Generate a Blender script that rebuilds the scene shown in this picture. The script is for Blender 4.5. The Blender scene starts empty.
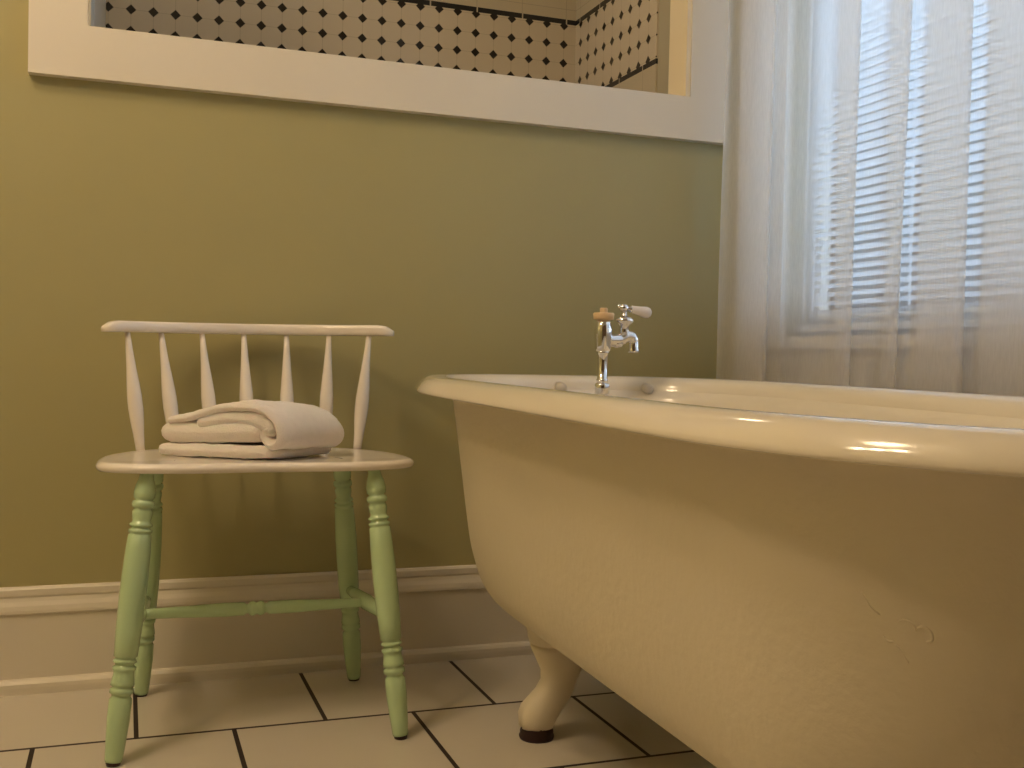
import bpy, bmesh, math, random
from mathutils import Vector, Matrix, noise
from math import sin, cos, pi, radians, sqrt
random.seed(4)
S = bpy.context.scene
COL = S.collection

# ------------------------------------------------------------------ helpers
def obj(name, bm, m, parent=None, smooth=True, kind=None):
    me = bpy.data.meshes.new(name)
    bmesh.ops.recalc_face_normals(bm, faces=bm.faces[:])
    for f in bm.faces: f.smooth = smooth
    bm.to_mesh(me); bm.free()
    me.materials.append(m)
    o = bpy.data.objects.new(name, me); COL.objects.link(o)
    if parent is not None: o.parent = parent
    if kind: o['kind'] = kind
    return o

def empty(name, loc=(0, 0, 0), kind=None):
    o = bpy.data.objects.new(name, None); COL.objects.link(o); o.location = loc
    o.empty_display_size = .05
    if kind: o['kind'] = kind
    return o

def thing(name, label, cat, loc=(0, 0, 0), group=None):
    o = empty(name, loc); o['label'] = label; o['category'] = cat
    if group: o['group'] = group
    return o

def bx(bm, a, b):
    x0, y0, z0 = a; x1, y1, z1 = b
    v = [bm.verts.new(p) for p in ((x0,y0,z0),(x1,y0,z0),(x1,y1,z0),(x0,y1,z0),(x0,y0,z1),(x1,y0,z1),(x1,y1,z1),(x0,y1,z1))]
    for f in ((0,3,2,1),(4,5,6,7),(0,1,5,4),(1,2,6,5),(2,3,7,6),(3,0,4,7)):
        bm.faces.new([v[i] for i in f])

def box(a, b, bev=0):
    bm = bmesh.new(); bx(bm, a, b)
    if bev:
        bmesh.ops.bevel(bm, geom=bm.edges[:], offset=bev, segments=2, profile=.5, affect='EDGES')
    return bm

def rings(bm, rs, closed=True, cap0=True, cap1=True):
    vs = [[bm.verts.new(p) for p in r] for r in rs]
    n = len(rs[0])
    for a, b in zip(vs[:-1], vs[1:]):
        for i in range(n if closed else n-1):
            j = (i+1) % n
            bm.faces.new((a[i], a[j], b[j], b[i]))
    if closed:
        if cap0: bm.faces.new(vs[0][::-1])
        if cap1: bm.faces.new(vs[-1])
    return vs

def frame_of(d):
    d = d.normalized()
    u = Vector((1, 0, 0)) if abs(d.x) < .9 else Vector((0, 1, 0))
    a = (u - d*u.dot(d)).normalized(); b = d.cross(a)
    return a, b

def lathe(bm, p0, p1, prof, n=24):
    """prof: (fraction along p0->p1, radius)"""
    p0 = Vector(p0); p1 = Vector(p1); d = p1-p0
    a, b = frame_of(d)
    rs = []
    for s, r in prof:
        c = p0 + d*s
        rs.append([c + (a*cos(2*pi*k/n) + b*sin(2*pi*k/n))*max(r, .0004) for k in range(n)])
    rings(bm, rs)

def catmull(pts, sub=8):
    P = [Vector(p) for p in pts]; P = [P[0]*2-P[1]] + P + [P[-1]*2-P[-2]]
    out = []
    for i in range(1, len(P)-2):
        p0, p1, p2, p3 = P[i-1:i+3]
        for k in range(sub):
            t = k/sub
            out.append(.5*((2*p1)+(p2-p0)*t+(2*p0-5*p1+4*p2-p3)*t*t+(3*p1-p0-3*p2+p3)*t**3))
    out.append(P[-2]); return out

def tube(bm, pts, radii, n=16):
    P = [Vector(p) for p in pts]
    a = None; rs = []
    for i, p in enumerate(P):
        d = (P[min(i+1, len(P)-1)]-P[max(i-1, 0)]).normalized()
        if a is None: a, b = frame_of(d)
        else:
            a = (a-d*a.dot(d)).normalized(); b = d.cross(a)
        r = radii[i] if isinstance(radii, (list, tuple)) else radii
        rs.append([p+(a*cos(2*pi*k/n)+b*sin(2*pi*k/n))*r for k in range(n)])
    rings(bm, rs)

def extrude_x(prof, x0, x1):
    bm = bmesh.new()
    rings(bm, [[Vector((x0, p[0], p[1])) for p in prof], [Vector((x1, p[0], p[1])) for p in prof]])
    return bm

# ------------------------------------------------------------------ materials
def mat(name, col, rough=.5, metal=0, bump=0, bscale=40, var=0, vscale=3, coat=0, spec=.5, sub=0, bdist=.002):
    m = bpy.data.materials.new(name); m.use_nodes = True
    nt = m.node_tree; N = nt.nodes; L = nt.links
    p = N['Principled BSDF']
    p.inputs['Base Color'].default_value = (*col, 1)
    p.inputs['Roughness'].default_value = rough
    p.inputs['Metallic'].default_value = metal
    p.inputs['Coat Weight'].default_value = coat
    p.inputs['Coat Roughness'].default_value = .08
    p.inputs['Specular IOR Level'].default_value = spec
    if sub: p.inputs['Subsurface Weight'].default_value = sub; p.inputs['Subsurface Scale'].default_value = .01
    tc = N.new('ShaderNodeTexCoord')
    if var:
        n = N.new('ShaderNodeTexNoise'); n.inputs['Scale'].default_value = vscale; n.inputs['Detail'].default_value = 4
        L.new(tc.outputs['Object'], n.inputs['Vector'])
        mx = N.new('ShaderNodeMix'); mx.data_type = 'RGBA'
        L.new(n.outputs['Fac'], mx.inputs[0])
        mx.inputs[6].default_value = (*[c*(1-var) for c in col], 1); mx.inputs[7].default_value = (*[min(1, c*(1+var)) for c in col], 1)
        L.new(mx.outputs[2], p.inputs['Base Color'])
    if bump:
        n = N.new('ShaderNodeTexNoise'); n.inputs['Scale'].default_value = bscale; n.inputs['Detail'].default_value = 5
        L.new(tc.outputs['Object'], n.inputs['Vector'])
        b = N.new('ShaderNodeBump'); b.inputs['Strength'].default_value = bump; b.inputs['Distance'].default_value = bdist
        L.new(n.outputs['Fac'], b.inputs['Height']); L.new(b.outputs[0], p.inputs['Normal'])
    return m

def mathn(nt, op, a, b=None, c=None):
    n = nt.nodes.new('ShaderNodeMath'); n.operation = op
    for i, x in enumerate((a, b, c)):
        if x is None: continue
        if hasattr(x, 'links'): nt.links.new(x, n.inputs[i])
        else: n.inputs[i].default_value = x
    return n.outputs[0]

M = {}
M['wall'] = mat('olive_paint', (.435, .393, .192), .42, bump=.12, bscale=60, var=.03, vscale=2)
M['trim'] = mat('white_trim_paint', (.80, .74, .63), .4, bump=.06, bscale=30)
M['ceiling'] = mat('ceiling_paint', (.8, .78, .74), .8)
M['plain'] = mat('beige_shower_wall', (.52, .48, .36), .4)
M['grey'] = mat('pale_blue_grey_panel', (.55, .60, .66), .3)
M['enamel'] = mat('white_enamel', (.84, .78, .67), .12, coat=.6, bump=.04, bscale=9, bdist=.004)
M['shell'] = mat('cream_brushed_paint', (.73, .655, .505), .5, bump=.6, bscale=70, bdist=.002, var=.03, vscale=5)
M['foot'] = mat('cream_foot_paint', (.82, .74, .58), .35, bump=.3, bscale=45, bdist=.0015)
M['pad'] = mat('dark_rust_rubber', (.030, .010, .010), .55, bump=.5, bscale=150)
M['white_gloss'] = mat('white_gloss_paint', (.90, .84, .77), .17, coat=.3, bump=.04, bscale=20)
M['green_gloss'] = mat('pale_green_gloss_paint', (.54, .74, .45), .22, coat=.3, bump=.06, bscale=25, var=.05, vscale=20)
M['towel'] = mat('white_terry_cloth', (.92, .87, .84), .95, bump=.9, bscale=420, bdist=.0025, var=.05, vscale=60, spec=.1, sub=.1)
M['chrome'] = mat('chrome', (.86, .86, .88), .06, metal=1)
M['porcelain'] = mat('white_porcelain', (.85, .80, .78), .15, coat=.5)
M['cap'] = mat('cream_ceramic_cap', (.80, .58, .34), .3)
M['slat'] = mat('white_blind_slat', (.84, .87, .92), .4)
M['rail'] = mat('curtain_rail_paint', (.8, .78, .74), .4)
M['outside'] = mat('foliage', (.07, .16, .05), .8)
M['disc_grey'] = mat('dull_grey', (.66, .62, .56), .45, metal=.1)

def floor_mat():
    m = mat('glazed_square_floor_tile', (.7, .6, .5), .2); nt = m.node_tree; N = nt.nodes; L = nt.links; p = N['Principled BSDF']
    tc = N.new('ShaderNodeTexCoord'); mp = N.new('ShaderNodeMapping'); L.new(tc.outputs['Object'], mp.inputs['Vector'])
    mp.inputs['Location'].default_value = (-.026+.0015+.313*20, -1.846+.0015+.316*11, 0)
    b = N.new('ShaderNodeTexBrick'); L.new(mp.outputs[0], b.inputs['Vector'])
    b.offset = .5; b.offset_frequency = 2; b.squash = 1
    b.inputs['Scale'].default_value = 1; b.inputs['Brick Width'].default_value = .313; b.inputs['Row Height'].default_value = .316
    b.inputs['Mortar Size'].default_value = .0042; b.inputs['Mortar Smooth'].default_value = .15
    b.inputs['Color1'].default_value = (.70, .65, .57, 1); b.inputs['Color2'].default_value = (.65, .60, .52, 1)
    b.inputs['Mortar'].default_value = (.035, .022, .018, 1)
    L.new(b.outputs['Color'], p.inputs['Base Color'])
    r = mathn(nt, 'MULTIPLY_ADD', b.outputs['Fac'], .6, .22); L.new(r, p.inputs['Roughness'])
    n = N.new('ShaderNodeTexNoise'); n.inputs['Scale'].default_value = 14; L.new(tc.outputs['Object'], n.inputs['Vector'])
    h = mathn(nt, 'MULTIPLY_ADD', b.outputs['Fac'], -1.0, mathn(nt, 'MULTIPLY', n.outputs['Fac'], .25))
    bp = N.new('ShaderNodeBump'); bp.inputs['Strength'].default_value = .5; bp.inputs['Distance'].default_value = .002
    L.new(h, bp.inputs['Height']); L.new(bp.outputs[0], p.inputs['Normal'])
    return m
M['floor'] = floor_mat()

def shower_mat():
    """octagon-and-dot mosaic band between two dark liner strips, plain cream tile elsewhere"""
    m = mat('octagon_dot_mosaic', (.6, .5, .4), .18); nt = m.node_tree; N = nt.nodes; L = nt.links; p = N['Principled BSDF']
    tc = N.new('ShaderNodeTexCoord'); sx = N.new('ShaderNodeSeparateXYZ'); L.new(tc.outputs['Object'], sx.inputs[0])
    g = lambda op, a, b=None, c=None: mathn(nt, op, a, b, c)
    P = .0607
    s = g('ADD', g('ADD', sx.outputs[0], sx.outputs[1]), -3.257-.792+P*100)
    # far wall: x + 3.257 ; right wall: 1.38 + y
    z = g('ADD', sx.outputs[2], -1.672+P*100)
    def d(v): return g('ABSOLUTE', g('ADD', g('FRACT', g('ADD', g('DIVIDE', v, P), .5)), -.5))
    a, b = d(s), d(z)
    sm = g('ADD', a, b)
    dot = g('LESS_THAN', sm, .235)
    grout = g('MAXIMUM', g('LESS_THAN', g('MINIMUM', a, b), .014), g('LESS_THAN', g('ABSOLUTE', g('ADD', sm, -.25)), .018))
    Z = sx.outputs[2]
    strip = lambda lo, hi: g('MULTIPLY', g('GREATER_THAN', Z, lo), g('LESS_THAN', Z, hi))
    st = g('MAXIMUM', strip(1.7385, 1.7545), strip(1.470, 1.485))
    joint = g('LESS_THAN', g('FRACT', g('DIVIDE', s, .154)), .03)
    st = g('MULTIPLY', st, g('SUBTRACT', 1.0, joint))
    band = strip(1.485, 1.7385)
    def mixc(f, c1, c2):
        n = N.new('ShaderNodeMix'); n.data_type = 'RGBA'; L.new(f, n.inputs[0])
        for i, c in ((6, c1), (7, c2)):
            if hasattr(c, 'links'): L.new(c, n.inputs[i])
            else: n.inputs[i].default_value = (*c, 1)
        return n.outputs[2]
    c = mixc(grout, (.70, .62, .50), (.56, .49, .38))
    c = mixc(dot, c, (.022, .018, .018))
    pg = g('MAXIMUM', g('LESS_THAN', g('FRACT', g('DIVIDE', s, .154)), .012), g('LESS_THAN', g('FRACT', g('DIVIDE', g('ADD', Z, -1.478), .154)), .012))
    plain = mixc(pg, (.62, .55, .42), (.45, .39, .3))
    c = mixc(band, plain, c)
    c = mixc(st, c, (.022, .022, .026))
    L.new(c, p.inputs['Base Color'])
    return m
M['shower'] = shower_mat()

def sheer_mat():
    m = bpy.data.materials.new('sheer_white_voile'); m.use_nodes = True
    nt = m.node_tree; N = nt.nodes; L = nt.links; N.clear()
    out = N.new('ShaderNodeOutputMaterial')
    tr = N.new('ShaderNodeBsdfTransparent'); tr.inputs[0].default_value = (.97, .97, .97, 1)
    df = N.new('ShaderNodeBsdfDiffuse'); df.inputs[0].default_value = (.88, .85, .82, 1)
    tl = N.new('ShaderNodeBsdfTranslucent'); tl.inputs[0].default_value = (.88, .87, .86, 1)
    tc = N.new('ShaderNodeTexCoord'); n = N.new('ShaderNodeTexNoise'); n.inputs['Scale'].default_value = 300
    mp = N.new('ShaderNodeMapping'); mp.inputs['Scale'].default_value = (1, 1, .15)
    L.new(tc.outputs['Object'], mp.inputs[0]); L.new(mp.outputs[0], n.inputs['Vector'])
    a = N.new('ShaderNodeMixShader'); a.inputs[0].default_value = .5; L.new(df.outputs[0], a.inputs[1]); L.new(tl.outputs[0], a.inputs[2])
    b = N.new('ShaderNodeMixShader'); L.new(mathn(nt, 'MULTIPLY_ADD', n.outputs['Fac'], .12, SHEER-.06), b.inputs[0])
    L.new(tr.outputs[0], b.inputs[1]); L.new(a.outputs[0], b.inputs[2]); L.new(b.outputs[0], out.inputs[0])
    return m
SHEER = .50
M['sheer'] = sheer_mat()

def glass_mat():
    m = bpy.data.materials.new('window_glass'); m.use_nodes = True
    nt = m.node_tree; N = nt.nodes; L = nt.links; N.clear()
    out = N.new('ShaderNodeOutputMaterial')
    tr = N.new('ShaderNodeBsdfTransparent'); tr.inputs[0].default_value = (.93, .96, .97, 1)
    gl = N.new('ShaderNodeBsdfGlossy'); gl.inputs['Roughness'].default_value = .02
    fr = N.new('ShaderNodeFresnel'); fr.inputs[0].default_value = 1.45
    a = N.new('ShaderNodeMixShader'); L.new(fr.outputs[0], a.inputs[0]); L.new(tr.outputs[0], a.inputs[1]); L.new(gl.outputs[0], a.inputs[2]); L.new(a.outputs[0], out.inputs[0])
    return m
M['glass'] = glass_mat()

# ------------------------------------------------------------------ room shell
YW, XR, XL, YF, ZC = 2.160, 1.38, -1.70, -1.6, 2.55
OX0, OX1, OZ0, OZ1 = -.073, 1.190, 1.238, 2.05          # opening to the shower
TH = .062
obj('floor', box((XL-.1, YF-.1, -.05), (XR+.12, 3.36, 0)), M['floor'], smooth=False, kind='structure')
obj('ceiling', box((XL-.1, YF-.1, ZC), (XR+.12, 3.36, ZC+.05)), M['ceiling'], smooth=False, kind='structure')
bm = bmesh.new()
bx(bm, (XL, YW, 0), (OX0, YW+TH, ZC)); bx(bm, (OX1, YW, 0), (XR, YW+TH, ZC))
bx(bm, (OX0, YW, 0), (OX1, YW+TH, OZ0)); bx(bm, (OX0, YW, OZ1), (OX1, YW+TH, ZC))
obj('wall_back', bm, M['wall'], smooth=False, kind='structure')
obj('wall_left', box((XL-.1, YF-.1, 0), (XL, 3.36, ZC)), M['wall'], smooth=False, kind='structure')
obj('wall_front', box((XL, YF-.1, 0), (XR, YF, ZC)), mat('dark_low_bounce_wall', (.13, .08, .045), .5), smooth=False, kind='structure')  # unseen wall, coloured dark to cut bounce light on the tub
# window opening in the right wall
WY0, WY1, WZ0, WZ1 = .62, 2.02, .70, 2.10
bm = bmesh.new()
bx(bm, (XR, YF-.1, 0), (XR+.12, WY0, ZC)); bx(bm, (XR, WY1, 0), (XR+.12, YW+TH, ZC))
bx(bm, (XR, WY0, 0), (XR+.12, WY1, WZ0)); bx(bm, (XR, WY0, WZ1), (XR+.12, WY1, ZC))
obj('wall_right', bm, M['wall'], smooth=False, kind='structure')
# shower room beyond the opening
YS = 3.257
obj('wall_shower_back', box((-.16, YS, 0), (XR+.12, YS+.1, ZC)), M['shower'], smooth=False, kind='structure')
obj('wall_shower_right', box((XR, 2.68, 0), (XR+.12, YS, ZC)), M['shower'], smooth=False, kind='structure')
obj('wall_shower_front', box((XR+.006, YW+TH, 0), (XR+.12, 2.68, ZC)), M['plain'], smooth=False, kind='structure')
obj('wall_shower_left', box((-.16, YW+TH, 0), (-.064, YS, ZC)), M['grey'], smooth=False, kind='structure')
# casing of the opening (flat boards, mitred) + jamb lining
cy0, cy1 = 2.138, 2.160
bm = bmesh.new()
FX0, FX1, FZ0, FZ1 = -.173, 1.287, 1.142, 2.15
bx(bm, (FX0, cy0, FZ0), (FX1, cy1, OZ0)); bx(bm, (FX0, cy0, OZ1), (FX1, cy1, FZ1))
bx(bm, (FX0, cy0, OZ0), (OX0, cy1, OZ1)); bx(bm, (OX1, cy0, OZ0), (FX1, cy1, OZ1))
o = obj('trim_1', bm, M['trim'], smooth=False, kind='structure')
bm = bmesh.new(); t = .010
bx(bm, (OX1-t, cy0+.004, OZ0), (OX1+.0005, YW+TH+.004, OZ1)); bx(bm, (OX0-.0005, cy0+.004, OZ0), (OX0+t*.3, YW+TH+.004, OZ1))
bx(bm, (OX0, cy0+.004, OZ0-.0005), (OX1, YW+TH+.004, OZ0+.0005)); bx(bm, (OX0, cy0+.004, OZ1-t), (OX1, YW+TH+.004, OZ1+.0005))
obj('trim_2', bm, mat('warm_wood_jamb', (.88, .78, .58), .4), smooth=False, kind='structure')
# baseboard
pr = [(0, .1965), (-.008, .1965), (-.0115, .192), (-.0115, .181), (-.009, .177), (-.0115, .170), (-.0155, .162), (-.0175, .154), (-.0175, .149), (-.0125, .146),
      (-.0125, .027), (-.020, .0245), (-.0245, .019), (-.0255, .012), (-.0255, 0), (0, 0)]
obj('baseboard_back', extrude_x([(YW+a, z) for a, z in pr], XL, XR), M['trim'], smooth=False, kind='structure')
def swap(bm, fn):
    for v in bm.verts: v.co = fn(v.co)
    return bm
obj('baseboard_right', swap(extrude_x([(-a, z) for a, z in pr], YF, YW-.026), lambda c: Vector((XR-c.y, c.x, c.z))), M['trim'], smooth=False, kind='structure')
obj('baseboard_left', swap(extrude_x([(-a, z) for a, z in pr], YF, YW-.026), lambda c: Vector((XL+c.y, c.x, c.z))), M['trim'], smooth=False, kind='structure')

# ------------------------------------------------------------------ window, blind, curtain
w = empty('window_1', (XR, (WY0+WY1)/2, WZ0), kind='structure')
def wpart(name, bm, m, smooth=False):
    for v in bm.verts: v.co -= Vector(w.location)
    o = obj(name, bm, m, w, smooth=smooth); return o
bm = bmesh.new(); X0, X1 = XR-.018, XR
bx(bm, (X0, WY1, WZ0-.0), (X1, WY1+.09, WZ1+.09)); bx(bm, (X0, WY0-.09, WZ0), (X1, WY0, WZ1+.09)); bx(bm, (X0, WY0, WZ1), (X1, WY1, WZ1+.09))
wpart('casing', bm, M['trim'])
bm = bmesh.new(); bx(bm, (XR-.035, WY0-.11, WZ0-.026), (XR+.05, WY1+.11, WZ0)); wpart('sill', bm, M['trim'])
bm = bmesh.new(); bx(bm, (XR-.016, WY0-.09, WZ0-.10), (XR, WY1+.09, WZ0-.026)); wpart('apron', bm, M['trim'])
bm = bmesh.new(); zm = (WZ0+WZ1)/2+.1
for (za, zb, xx) in ((WZ0, zm, XR+.055), (zm-.03, WZ1, XR+.080)):
    bx(bm, (xx, WY0, za), (xx+.025, WY0+.045, zb)); bx(bm, (xx, WY1-.045, za), (xx+.025, WY1, zb))
    bx(bm, (xx, WY0+.045, za), (xx+.025, WY1-.045, za+.05)); bx(bm, (xx, WY0+.045, zb-.035), (xx+.025, WY1-.045, zb))
wpart('sash', bm, M['trim'])
wpart('glass', box((XR+.066, WY0+.04, WZ0+.04), (XR+.069, WY1-.04, zm-.03)), M['glass'])
wpart('glass', box((XR+.091, WY0+.04, zm), (XR+.094, WY1-.04, WZ1-.03)), M['glass'])

bl = thing('window_blind', 'white horizontal slatted blind hanging in the window behind the sheer curtain', 'blind', (XR+.028, (WY0+WY1)/2, WZ1-.03))
def bpart(name, bm, m, smooth=False):
    for v in bm.verts: v.co -= Vector(bl.location)
    return obj(name, bm, m, bl, smooth=smooth)
ya, yb = WY0+.015, WY1-.015
bpart('head_rail', box((XR+.012, ya, WZ1-.03), (XR+.044, yb, WZ1)), M['slat'])
bm = bmesh.new(); z = WZ0+.035; pitch = .0185
while z < WZ1-.04:
    cur = []
    for k in range(5):
        t = k/4-.5
        dx = .0225*t*cos(radians(19)); dz = -.0225*t*sin(radians(19)) + .0022*(1-4*t*t)
        cur.append((XR+.028+dx, z+dz))
    va = [bm.verts.new((x, ya, zz)) for x, zz in cur]; vb = [bm.verts.new((x, yb, zz)) for x, zz in cur]
    for k in range(4): bm.faces.new((va[k], va[k+1], vb[k+1], vb[k]))
    z += pitch
bpart('slats', bm, M['slat'], True)
bpart('bottom_rail', box((XR+.016, ya, WZ0+.012), (XR+.041, yb, WZ0+.026), .002), M['slat'])
for yy in (yb-.022, yb-.33, (ya+yb)/2-.05, ya+.33, ya+.05):
    bm = bmesh.new()
    for dx in (-.012, .012): bx(bm, (XR+.028+dx-.0012, yy-.0022, WZ0+.02), (XR+.028+dx+.0012, yy+.0022, WZ1-.02))
    z = WZ0+.035
    bpart('ladder_cord', bm, M['slat'])

# sheer curtain: one cloth with hand-set pleats (plan path y, x); three layers where it doubles back
CX = 1.250
path = [(2.118, .004), (2.105, -.006), (2.06, -.012), (1.985, -.014), (1.925, -.016), (1.914, -.011), (1.925, -.005), (1.98, -.002), (2.045, .000), (2.058, .005), (2.045, .010), (1.98, .010), (1.93, .004), (1.895, .006), (1.872, -.002), (1.842, .004), (1.812, .006), (1.780, -.002), (1.745, -.008),
        # pleat 1
        (1.690, -.014), (1.652, -.016), (1.640, -.010), (1.652, -.004), (1.700, -.001), (1.715, .004), (1.702, .010), (1.660, .010), (1.620, .004),
        # pleat 2
        (1.585, -.006), (1.540, -.016), (1.516, -.018), (1.505, -.012), (1.516, -.006), (1.555, -.004), (1.571, .002), (1.558, .009), (1.530, .012), (1.505, .006),
        # pleat 3
        (1.470, -.006), (1.405, -.014), (1.372, -.015), (1.361, -.009), (1.372, -.004), (1.455, .000), (1.480, .005), (1.464, .010), (1.400, .011), (1.355, .004),
        # pleat 4
        (1.325, -.008), (1.270, -.018), (1.215, -.022), (1.200, -.015), (1.215, -.008), (1.318, -.004), (1.334, .003), (1.320, .010), (1.260, .012),
        (1.190, .004), (1.140, -.010), (1.090, -.018), (1.075, -.011), (1.09, -.005), (1.15, 0), (1.162, .006), (1.15, .011), (1.09, .010), (1.03, 0), (.98, -.012), (.93, -.004), (.88, .008), (.84, -.008), (.79, .006), (.75, -.01), (.70, .004), (.66, -.01), (.62, .006), (.56, 0)]
pp = catmull([(a, b, 0) for a, b in path], 6)
bm = bmesh.new(); NZ = 44; rows = []
for iz in range(NZ+1):
    z = .035 + (2.15-.035)*iz/NZ; u = 1-z/2.2
    r = []
    for i, q in enumerate(pp):
        y, dx = q.x*.984+.004*max(0,(q.x-1.9)/.2), q.y
        f = max(0, (y-1.85)/.27)                     # leading edge flares out lower down
        y2 = y + f*(.030*(u-.5)) + .004*sin(z*3.1+y*17)
        dx2 = dx*(.8+.5*u) + .0025*sin(z*4+y*40)
        xx = CX+dx2 + .012*max(0, .55-z)*0
        r.append(bm.verts.new((xx, min(y2, 2.128), z)))
    rows.append(r)
for a, b in zip(rows[:-1], rows[1:]):
    for i in range(len(pp)-1): bm.faces.new((a[i], a[i+1], b[i+1], b[i]))
# base of this thing sits at the rod
cur = thing('sheer_curtain', 'long sheer white pleated curtain hanging in front of the window beside the tub', 'curtain', (CX, 1.34, 2.2))
for v in bm.verts: v.co -= Vector(cur.location)
obj('panel', bm, M['sheer'], cur)
rod = thing('curtain_rod', 'white curtain rod above the window carrying the sheer curtain', 'curtain rod', (XR, 1.34, 2.21))
bm = bmesh.new(); lathe(bm, (CX-XR, -.84, 0), (CX-XR, .79, 0), [(0, .011), (.01, .016), (.02, .011), (.98, .011), (.99, .016), (1, .011)], 16); obj('pole', bm, M['rail'], rod)
for s in (-.80, .75):
    bm = bmesh.new(); bx(bm, (CX-XR, s-.006, -.006), (0, s+.006, .006)); bx(bm, (-.006, s-.02, -.03), (0, s+.02, .03)); obj('bracket', bm, M['rail'], rod, smooth=False)

obj('ground_outside', box((XR+.12, -3, -1.05), (12, 6, -1.0)), M['outside'], smooth=False, kind='structure')
# shrubs outside, dimly seen between the slats
sh = thing('garden_shrub', 'green leafy shrub outside the window behind the blind', 'shrub', (3.6, 1.6, -1.0))
bm = bmesh.new()
for k in range(2600):
    a = random.random()*2*pi; r = sqrt(random.random())*1.0; z = random.random()
    R = (.75+.5*sin(3*a))*(1-.5*z*z)+.2
    c = Vector((r*R*cos(a)*.7, r*R*sin(a), .2+z*1.75)); d = Vector((random.uniform(-1, 1), random.uniform(-1, 1), random.uniform(-.5, 1))).normalized()
    p, q = frame_of(d); s = .07
    bm.faces.new([bm.verts.new(c+p*s), bm.verts.new(c+q*s*.5), bm.verts.new(c-p*s), bm.verts.new(c-q*s*.5)])
obj('leaves', bm, M['outside'], sh, smooth=False)
bm = bmesh.new(); lathe(bm, (0, 0, 0), (0, 0, 1.0), [(0, .05), (1, .02)], 10); obj('stem', bm, M['pad'], sh)

# ------------------------------------------------------------------ bathtub
def tub_xc(y): return .792 + (y-1.25)*.018
def plan(theta, inset, endk=1.0, far=True):
    """superellipse-ended plan outline. theta from the right side, counter-clockwise"""
    hw = .355-inset
    cx, sy = cos(theta), sin(theta)
    if far: y0, b, n = 1.50, .482-inset, 3.0
    else: y0, b, n = .86, .465-inset*endk, 2.35
    b = max(b, .01); hw = max(hw, .004)
    m = lambda v, e: math.copysign(abs(v)**(2/e), v)
    x = hw*m(cx, n); y = y0 + b*m(sy, n)
    return x, y
def outline(inset, z, endk=1.0, far_in=0):
    pts = []
    N1 = 60
    th = [pi*(k/N1) for k in range(N1+1)]                # far end, right -> left
    for t in th: pts.append(plan(t, inset))
    nS = 18
    hw = max(.355-inset, .004)
    for k in range(1, nS): pts.append((-hw, 1.50+(.86-1.50)*k/nS))
    for k in range(N1+1): pts.append(plan(pi+pi*k/N1, inset, endk, False))
    for k in range(1, nS): pts.append((hw, .86+(1.50-.86)*k/nS))
    out = []
    for x, y in pts:
        dz = -.008*(2.0-y)/1.5
        out.append(Vector((x+tub_xc(y), y, z+dz*min(1, z/.6))))
    return out
MARKS = [[(.700, .470), (.690, .458), (.684, .448), (.668, .440)], [(.640, .436), (.628, .440), (.616, .436), (.612, .425)], [(.612, .430), (.600, .436), (.590, .430), (.590, .418), (.600, .414)],
         [(.668, .412), (.660, .405), (.650, .406)], [(.650, .402), (.640, .396), (.634, .386), (.630, .378)]]
tub = thing('clawfoot_bathtub', 'white enamelled clawfoot bathtub with a rolled rim standing by the window', 'bathtub', (.79, 1.2, 0))
def tpart(name, bm, m, parent=None, smooth=True):
    off = Vector(tub.location)
    for v in bm.verts: v.co -= off
    return obj(name, bm, m, parent or tub, smooth=smooth)
RC = .6095
bm = bmesh.new()
prof = [(.050, RC-.0255), (.059, RC-.036), (.066, .53), (.074, .47), (.083, .40), (.093, .33), (.103, .290), (.114, .260), (.132, .236), (.161, .220), (.206, .209), (.27, .203), (.32, .201), (.349, .201)]
fine = catmull([(a, b, 0) for a, b in prof], 3)
rings(bm, [outline(p.x, p.y, 1.0+1.0*max(0,min(1,(RC-p.y)/.3))) for p in fine], cap0=False)
from mathutils.bvhtree import BVHTree
bvh = BVHTree.FromBMesh(bm)
shell = tpart('outer_shell', bm, M['shell'])
for line in MARKS:
    pts = []
    for y, z in line:
        y = .598+(y-.65)*.5; z = .441+(z-.42)*.55
        h = bvh.ray_cast(Vector((-.6, y-.35, z)), Vector((1.0, .35, 0)).normalized())
        if h[0]: pts.append(h[0]+Vector((.0003, .0002, 0)))
    if len(pts) > 1:
        bm = bmesh.new(); tube(bm, catmull(pts, 4), [.0002]+[.0011]*(len(pts)*4-5)+[.0002], 8); tpart('paint_ridge', bm, M['shell'], shell)
# rolled rim
bm = bmesh.new()
arc = [(.062, RC-.029), (.030, RC-.030), (.008, RC-.0325), (.003, RC-.0325), (.0005, RC-.031), (0, RC-.0285), (.0015, RC-.024), (.006, RC-.016), (.012, RC-.009), (.020, RC-.0035), (.029, RC-.0008), (.038, RC), (.048, RC-.0025), (.056, RC-.007), (.063, RC-.013), (.068, RC-.022), (.071, RC-.035)]
rings(bm, [outline(a*.86, RC+(b-RC)*.88, 1.0) for a, b in arc], cap0=False, cap1=False)
tpart('rim', bm, M['enamel'])
bm = bmesh.new()
prof = [(.0605, RC-.028), (.072, RC-.045), (.081, .52), (.088, .46), (.102, .38), (.125, .31), (.16, .256), (.21, .241), (.28, .235), (.349, .233)]
fine = catmull([(a, b, 0) for a, b in prof], 3)
rings(bm, [outline(p.x, p.y, 1.0+1.3*max(0,min(1,(RC-p.y)/.3))) for p in fine], cap0=False)
tpart('inner_basin', bm, M['enamel'])
# two small grey discs on the far inner wall
for hx, hy in ((.798, 1.925), (.975, 1.905)):
    bm = bmesh.new(); lathe(bm, (hx, hy, .587), (hx-.004, hy-.027, .585), [(0, .010), (.75, .010), (.92, .008), (1, .005)], 20)
    tpart('grey_disc', bm, M['disc_grey'])

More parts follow.
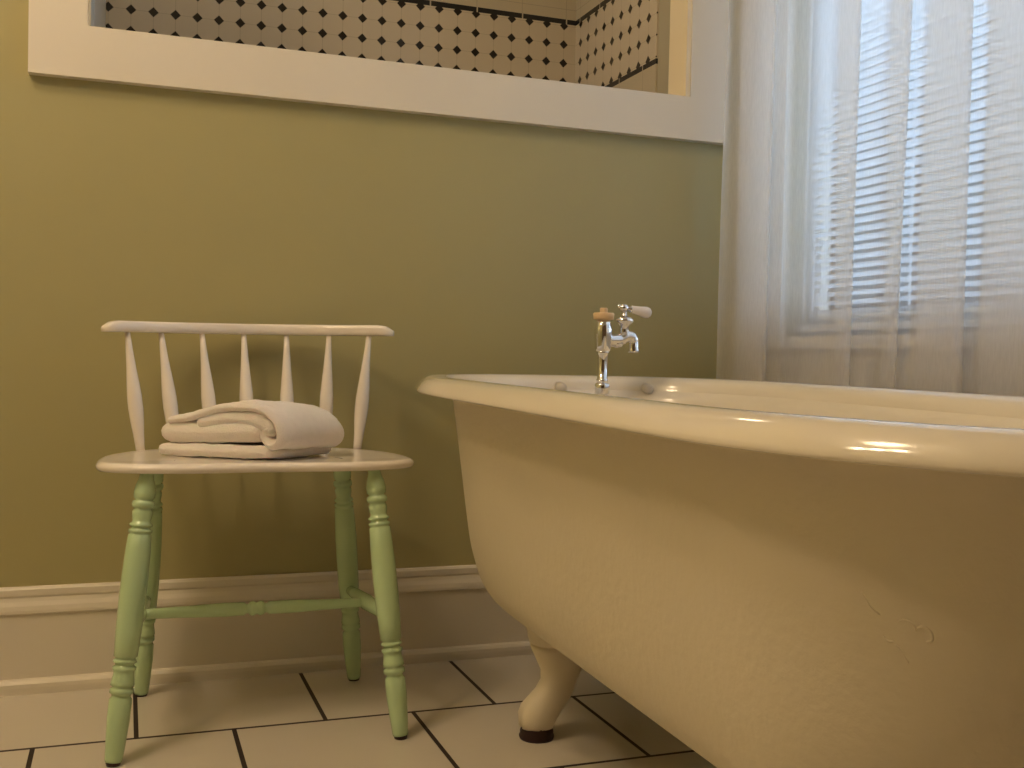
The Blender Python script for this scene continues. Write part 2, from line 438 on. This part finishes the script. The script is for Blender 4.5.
def foot_mesh(sx, sy):
    # (z, centre offset outward(-)/inward(+), half width x, half depth y, centre y)
    secs = [(.020, .001, .0265, .026, 0), (.030, .002, .029, .029, 0), (.042, .005, .033, .031, 0), (.056, .012, .0355, .031, .001), (.068, .020, .036, .029, .002), (.082, .030, .0335, .026, .003),
            (.098, .037, .0315, .025, .004), (.115, .040, .035, .027, .005), (.132, .039, .042, .031, .006), (.150, .037, .049, .036, .008), (.1585, .0365, .052, .038, .009), (.160, .0365, .0485, .0345, .009), (.1625, .0365, .0485, .0345, .009), (.164, .036, .0535, .039, .010), (.178, .036, .057, .041, .010), (.200, .037, .063, .044, .012), (.240, .045, .062, .046, .014)]
    bm = bmesh.new(); rs = []
    for z, c, a, b, cy in secs:
        r = []
        for k in range(28):
            t = 2*pi*k/28; x = math.copysign(abs(cos(t))**.85, cos(t))*a; y = math.copysign(abs(sin(t))**.85, sin(t))*b
            if z < .062: x += -.004*max(0, -cos(t))*(1 if abs(sin(3*t)) > .5 else 0)   # toe lobes
            r.append(Vector(((x+c)*sx, (y+cy)*sy, z)))
        rs.append(r)
    rings(bm, rs); return bm
for fx, fy, sx, sy in ((.661, 1.660, 1, -1), (.935, 1.660, -1, -1), (.640, .74, 1, 1), (.920, .74, -1, 1)):
    bm = foot_mesh(sx, sy)
    for v in bm.verts: v.co += Vector((fx, fy, 0))
    f = tpart('claw_foot', bm, M['foot'])
    bm = bmesh.new(); lathe(bm, (fx, fy, 0), (fx, fy, .0225), [(0, .0285), (.2, .030), (.45, .0275), (.55, .0285), (.8, .026), (1, .0265)], 26)
    tpart('rubber_pad', bm, M['pad'], f)
bm = bmesh.new(); tube(bm, catmull([(.93, 1.83, .17), (.93, 1.83, .10), (.93, 1.84, .05), (.93, 1.86, .0)], 5), .019); tpart('drain_pipe', bm, M['pad'])

# ------------------------------------------------------------------ faucet on the far end of the tub
fc = thing('tub_faucet', 'chrome faucet with a white porcelain lever rising at the far end of the tub', 'faucet', (.855, 1.85, .578))
U = .0003
def fx_(xz, yz, dy=0): return Vector(((xz-400)*U, dy, (660-yz)*U))
def fpart(name, bm, m, parent=None): return obj(name, bm, m, parent or fc)
def flathe(prof, n=28, cx=400):
    bm = bmesh.new(); zs = [p[0] for p in prof]; z0, z1 = zs[0], zs[-1]
    lathe(bm, fx_(cx, z0), fx_(cx, z1), [((p[0]-z0)/(z1-z0), p[1]*U) for p in prof], n); return bm
fpart('riser', flathe([(672, 30), (596, 33), (586, 38), (576, 38), (570, 32), (430, 33), (410, 36), (395, 44)]), M['chrome'])
b = flathe([(668, 44), (662, 50), (608, 50), (600, 44), (596, 36)], 8); fpart('base_nut', b, M['chrome'])
fpart('valve_body', flathe([(402, 38), (392, 48), (378, 52), (360, 53), (300, 58), (260, 58), (235, 53), (205, 46), (196, 40)]), M['chrome'])
bm = bmesh.new(); tube(bm, catmull([fx_(415, 320), fx_(470, 325), fx_(520, 318), fx_(555, 300), fx_(590, 299), fx_(609, 318), fx_(614, 345)], 5), [p*U for p in [46]*3+[44]*6+[42]*8+[40]*6+[36]*5+[32]*3]); fpart('spout_arm', bm, M['chrome'])
fpart('nozzle', flathe([(308, 24), (318, 32), (370, 34), (385, 37), (392, 38), (400, 36), (401, 26)], 24, 614), M['chrome'])
bm = bmesh.new(); lathe(bm, fx_(470, 350, -.004), fx_(525, 338, -.004), [(0, 20*U), (.2, 27*U), (.8, 27*U), (1, 22*U)], 20); fpart('union_collar', bm, M['chrome'])
fpart('bonnet', flathe([(305, 34), (262, 34), (240, 30), (225, 40), (205, 60), (190, 61), (178, 50), (172, 30), (160, 18), (120, 18)], 28, 545), M['chrome'])
lv = flathe([(138, 22), (130, 30), (112, 32), (100, 26), (92, 16), (88, 3)], 24, 540); fpart('lever_hub', lv, M['chrome'])
bm = bmesh.new(); lathe(bm, fx_(560, 118), fx_(598, 125), [(0, 17*U), (.4, 15*U), (.6, 23*U), (1, 22*U)], 18)
lathe(bm, fx_(530, 115), fx_(494, 102), [(0, 12*U), (.5, 11*U), (.75, 15*U), (1, 5*U)], 16); fpart('lever_stem', bm, M['chrome'])
bm = bmesh.new(); lathe(bm, fx_(588, 121), fx_(736, 146), [(0, 18*U), (.03, 23*U), (.2, 26*U), (.45, 31*U), (.7, 38*U), (.85, 36*U), (.94, 26*U), (1, 5*U)], 24); fpart('porcelain_lever', bm, M['porcelain'])
cp = flathe([(198, 40), (194, 64), (160, 68), (152, 62), (150, 26), (146, 25), (126, 25), (120, 20)], 30); fpart('diverter_cap', cp, M['cap'])
# inlet going back through the end wall of the tub
bm = bmesh.new(); tube(bm, catmull([(0, 0, -.001), (0, .002, -.022), (0, .018, -.036), (0, .05, -.038)], 5), .010); fpart('inlet_elbow', bm, M['chrome'])

# ------------------------------------------------------------------ chair
ZS = .461
ch = thing('low_spindle_chair', 'low spindle-back wooden chair with glossy white seat and pale green turned legs', 'chair', (.215, 1.92, 0))
CO = Vector(ch.location)
def cpart(name, bm, m, parent=None, smooth=True):
    for v in bm.verts: v.co -= CO
    return obj(name, bm, m, parent or ch, smooth=smooth)
# seat
def seat_ring(inset, z):
    r = []
    for k in range(96):
        t = 2*pi*k/96; c, s = cos(t), sin(t)
        if s >= 0: n, b = 2.35, .248
        else: n, b = 2.9, .095
        a = .262
        x = math.copysign(abs(c)**(2/n), c)*(a-inset); y = math.copysign(abs(s)**(2/n), s)*(b-inset)
        if s < 0: y += .009*math.exp(-(x/.085)**2)*min(1, -s*1.3)
        r.append(Vector((.219+x, 1.840+y, z)))
    return r
bm = bmesh.new()
sp = [(.06, -.0155), (.010, -.0155), (.004, -.0148), (.001, -.0125), (0, -.0095), (0, -.0065), (.002, -.0035), (.006, -.0008), (.011, 0), (.03, -.0008), (.08, -.0028), (.12, -.003)]
rings(bm, [seat_ring(i, ZS+z) for i, z in sp])
cpart('seat', bm, M['white_gloss'])
# legs (turned)
lp = [(0, 6), (.03, 7.5), (.05, 9.5), (.075, 10.6), (.095, 10.2), (.103, 8), (.108, 10.6), (.118, 11.3), (.128, 10.6), (.133, 8.3), (.145, 10), (.16, 9.6), (.175, 8.7), (.183, 9.4), (.188, 11.2), (.194, 11.2), (.198, 9), (.203, 9), (.208, 11.5), (.216, 11.5), (.221, 9.8),
      (.226, 11.3), (.28, 12.1), (.36, 12.8), (.46, 12.9), (.56, 12.3), (.645, 11.2), (.650, 8.9), (.656, 10.9), (.664, 11.3), (.669, 8.9), (.675, 8.9), (.68, 11.2), (.69, 10.9), (.695, 9.7), (.71, 9.9), (.73, 11), (.742, 11.3), (.748, 9), (.754, 11.2), (.768, 11.4), (.774, 9), (.781, 9),
      (.79, 10.7), (.85, 10.9), (.93, 9.6), (.99, 8.4), (1, 7.9)]
PXM = .00158
legs = [((.035, 1.790), (-.010, 1.735)), ((.401, 1.785), (.441, 1.723)), ((.052, 2.005), (.035, 2.075)), ((.386, 2.000), (.431, 2.062))]
def leg_pt(i, z):
    (x0, y0), (x1, y1) = legs[i]; t = (ZS-.024-z)/(ZS-.024)
    return Vector((x0+(x1-x0)*t, y0+(y1-y0)*t, z))
for i in range(4):
    (x0, y0), (x1, y1) = legs[i]
    bm = bmesh.new(); top = Vector((x0, y0, ZS-.013)); bot = Vector((x1, y1, .005))
    lathe(bm, top, bot, [(s, r*PXM) for s, r in lp], 28)
    lg = cpart('leg', bm, M['green_gloss'])
    bm = bmesh.new(); lathe(bm, (x1, y1, 0), (x1, y1, .007), [(0, .0105), (.7, .0115), (1, .0105)], 20)
    cpart('rubber_tip', bm, M['pad'], lg)
# stretchers
def side(ifr, ib):
    a = leg_pt(ifr, .197); b = leg_pt(ib, .187)
    bm = bmesh.new(); lathe(bm, a, b, [(0, .007), (.1, .0085), (.3, .0115), (.5, .0145), (.62, .013), (.8, .011), (1, .008)], 18); return bm, (a+b)/2
bm, ml = side(0, 2); cpart('side_stretcher', bm, M['green_gloss'])
bm, mr = side(1, 3); cpart('side_stretcher', bm, M['green_gloss'])
bm = bmesh.new()
lathe(bm, ml, mr, [(0, .0075), (.05, .0088), (.2, .0100), (.36, .0122), (.445, .0115), (.455, .0085), (.465, .0085), (.470, .0115), (.485, .0128), (.497, .0105), (.503, .0105), (.515, .0128), (.530, .0115), (.535, .0085), (.545, .0085), (.555, .0110), (.64, .0118), (.8, .0095), (.95, .0085), (1, .0075)], 18)
cpart('cross_stretcher', bm, M['green_gloss'])
# back spindles
tops = [.002, .061, .136, .215, .296, .375, .447]; bases = [.028, .090, .157, .221, .293, .362, .421]
def arc_y(x, ymid, yend, half): return ymid - (ymid-yend)*((x-.225)/half)**2
RZ0, RZ1 = .672, .693
for a, b in zip(tops, bases):
    p1 = Vector((a, arc_y(a, 2.122, 2.035, .25), RZ0+.005+.006*a/.5)); p0 = Vector((b, arc_y(b, 2.060, 2.018, .21), ZS-.006))
    bm = bmesh.new(); lathe(bm, p0, p1, [(0, .0078), (.06, .0082), (.15, .0095), (.25, .0118), (.36, .0132), (.45, .0130), (.56, .0112), (.7, .0085), (.85, .0062), (1, .0048)], 20)
    cpart('back_spindle', bm, M['white_gloss'])
# crest rail, gently bowed, ends cut at a slant
bm = bmesh.new(); rs = []
nR = 44; xa, xb = -.038, .488
def rail_sec(x, wz0, wz1, hw):
    y = arc_y(x, 2.122, 2.035, .25); dy = -2*(2.122-2.035)*(x-.225)/.25**2
    nrm = Vector((-dy, 1, 0)).normalized()
    sec = []
    for k in range(20):
        t = 2*pi*k/20; c = math.copysign(abs(cos(t))**.6, cos(t)); s = math.copysign(abs(sin(t))**.6, sin(t))
        sec.append(Vector((x, y, (wz0+wz1)/2)) + nrm*hw*c + Vector((0, 0, (wz1-wz0)/2*s)))
    return [q+Vector((0, 0, .006*(x-.0)/.5)) for q in sec]
for i in range(nR+1):
    x = xa+(xb-xa)*i/nR
    e = min(x-xa, xb-x)
    d = max(0, 1-e/.018)
    zt = RZ1+.0008*(x/.5) - .011*d**1.4; hw = .0135*(1-.55*d**2)
    rs.append(rail_sec(x, RZ0+.004*0, zt, hw))
rings(bm, rs)
cpart('crest_rail', bm, M['white_gloss'])

# ------------------------------------------------------------------ towel on the seat
tw = thing('folded_towel', 'folded white terry towel lying on the chair seat', 'towel', (.049, 1.932, ZS-.002))
TU = Vector((.178, -.115, 0))/.212; TV = Vector((.130, .085, 0))
SEATDIP = -.0025
def outline_sheet(path, th):
    P = catmull([(a, b, 0) for a, b in path], 6); L_ = []; R_ = []
    n = len(P)
    for i, p in enumerate(P):
        d = (P[min(i+1, n-1)]-P[max(i-1, 0)]).normalized(); nr = Vector((-d.y, d.x, 0))
        L_.append(p+nr*th/2); R_.append(p-nr*th/2)
    def cap(c, d):
        nr = Vector((-d.y, d.x, 0)); return [c+nr*cos(a)*th/2+d*sin(a)*th/2 for a in (radians(30), radians(60), radians(90), radians(120), radians(150))]
    e1 = cap(P[-1], (P[-1]-P[-2]).normalized()); d0 = (P[0]-P[1]).normalized(); e0 = cap(P[0], d0)
    return P, e0+L_+e1+R_[::-1]
def sheet(path, th, v0, v1, amp=.0012, hump=None, nv=22):
    bm = bmesh.new(); rs = []
    P, _ = outline_sheet(path, th)
    for j in range(nv+1):
        t = j/nv; v = v0+(v1-v0)*t
        e = min(t, 1-t)*(v1-v0)*.163
        k = 1 if e > th*.5 else sqrt(max(.03, 1-(1-e/(th*.5))**2))
        _, O = outline_sheet(path, th*k)
        ring = []
        for q in O:
            s, z = q.x, q.y
            nz = noise.noise(Vector((s*28, v*5, z*30)))*amp*2.2 + noise.noise(Vector((s*90, v*15, z*80+7)))*amp
            wob = noise.noise(Vector((s*12+3, v*2.5, z*8)))*amp*3.5
            zz = z + (nz + (hump(s, v)*z if hump else 0))
            p = TU*(s+wob) + TV*(v+wob*1.5)
            ring.append(Vector((p.x, p.y, max(.0008, zz))))
        rs.append(ring)
    rings(bm, rs); return bm
hump = lambda s, v: -.10*v*v
p1 = [(.0115, .0118), (.06, .0120), (.12, .0122), (.17, .0122), (.200, .0125)]
obj('lower_fold', sheet(p1, .0225, 0, 1, hump=hump), M['towel'], tw)
p2 = [(.204, .051), (.198, .045), (.197, .037), (.203, .029), (.214, .0245), (.225, .031), (.228, .046), (.220, .064), (.201, .079), (.173, .0875), (.140, .0885), (.105, .0815), (.070, .0700), (.040, .0645), (.024, .0625)]
obj('outer_wrap', sheet(p2, .0140, .0, 1, hump=hump), M['towel'], tw)
p3 = [(.0190, .0425), (.05, .0415), (.10, .0430), (.14, .0460), (.172, .0470)]
obj('upper_fold', sheet(p3, .0370, .008, .985, hump=hump), M['towel'], tw)
p5 = [(.085, .0600), (.12, .0660), (.15, .0690), (.182, .0660), (.200, .0560)]
obj('inner_layer', sheet(p5, .0270, .014, .97, hump=hump), M['towel'], tw)
p4 = [(.060, .0735), (.085, .0815), (.112, .0905), (.140, .0960), (.170, .0950), (.198, .0860), (.215, .0740)]
obj('top_flap', sheet(p4, .0070, .16, 1.0, hump=hump), M['towel'], tw)

# ------------------------------------------------------------------ light
WB = (1.0, .745, .47)
def point(name, loc, watts, col, r):
    l = bpy.data.lights.new(name, 'POINT'); l.energy = watts; l.color = col; l.shadow_soft_size = r
    o = bpy.data.objects.new(name, l); o.location = loc; COL.objects.link(o); return o
for k in range(3):
    point('vanity_bulb', (-.90+.10*k, 1.14-.16*k, 1.96), 8.0, WB, .045)
point('ceiling_fill', (-.65, 1.15, 2.42), 21, (1, .745, .47), .16)  # added fill lamp near the ceiling, no fixture seen
point('shower_bulb', (.55, 2.72, 2.35), 4.2, (1, .78, .52), .08)
sl = bpy.data.lights.new('overcast_sun', 'SUN'); sl.energy = 8.5; sl.angle = radians(80); sl.color = (.70, .83, 1.0)
so = bpy.data.objects.new('overcast_sun', sl); COL.objects.link(so); so.rotation_euler = Vector((-1, .15, -.55)).to_track_quat('-Z', 'Y').to_euler(); so.location = (4, 1, 3)
W = bpy.data.worlds.new('sky'); S.world = W; W.use_nodes = True
bg = W.node_tree.nodes['Background']; bg.inputs[0].default_value = (.58, .76, 1.0, 1); bg.inputs[1].default_value = 3.8

# ------------------------------------------------------------------ camera
cam = bpy.data.cameras.new('camera'); co = bpy.data.objects.new('camera', cam); COL.objects.link(co)
yaw, pit, rol = radians(19.97), radians(-1.38), radians(1.24)
f = Vector((sin(yaw)*cos(pit), cos(yaw)*cos(pit), sin(pit))); r = Vector((cos(yaw), -sin(yaw), 0)); u = r.cross(f)
r2 = r*cos(rol)+u*sin(rol); u2 = -r*sin(rol)+u*cos(rol)
mw = Matrix((( r2.x, u2.x, -f.x, 0), (r2.y, u2.y, -f.y, 0), (r2.z, u2.z, -f.z, .64), (0, 0, 0, 1)))
co.matrix_world = mw
cam.sensor_width = 36; cam.lens = 1065/1024*36; cam.clip_start = .02
cam.dof.use_dof = False
S.camera = co
S.view_settings.view_transform = 'Standard'
S.view_settings.look = 'None'
S.view_settings.exposure = .12
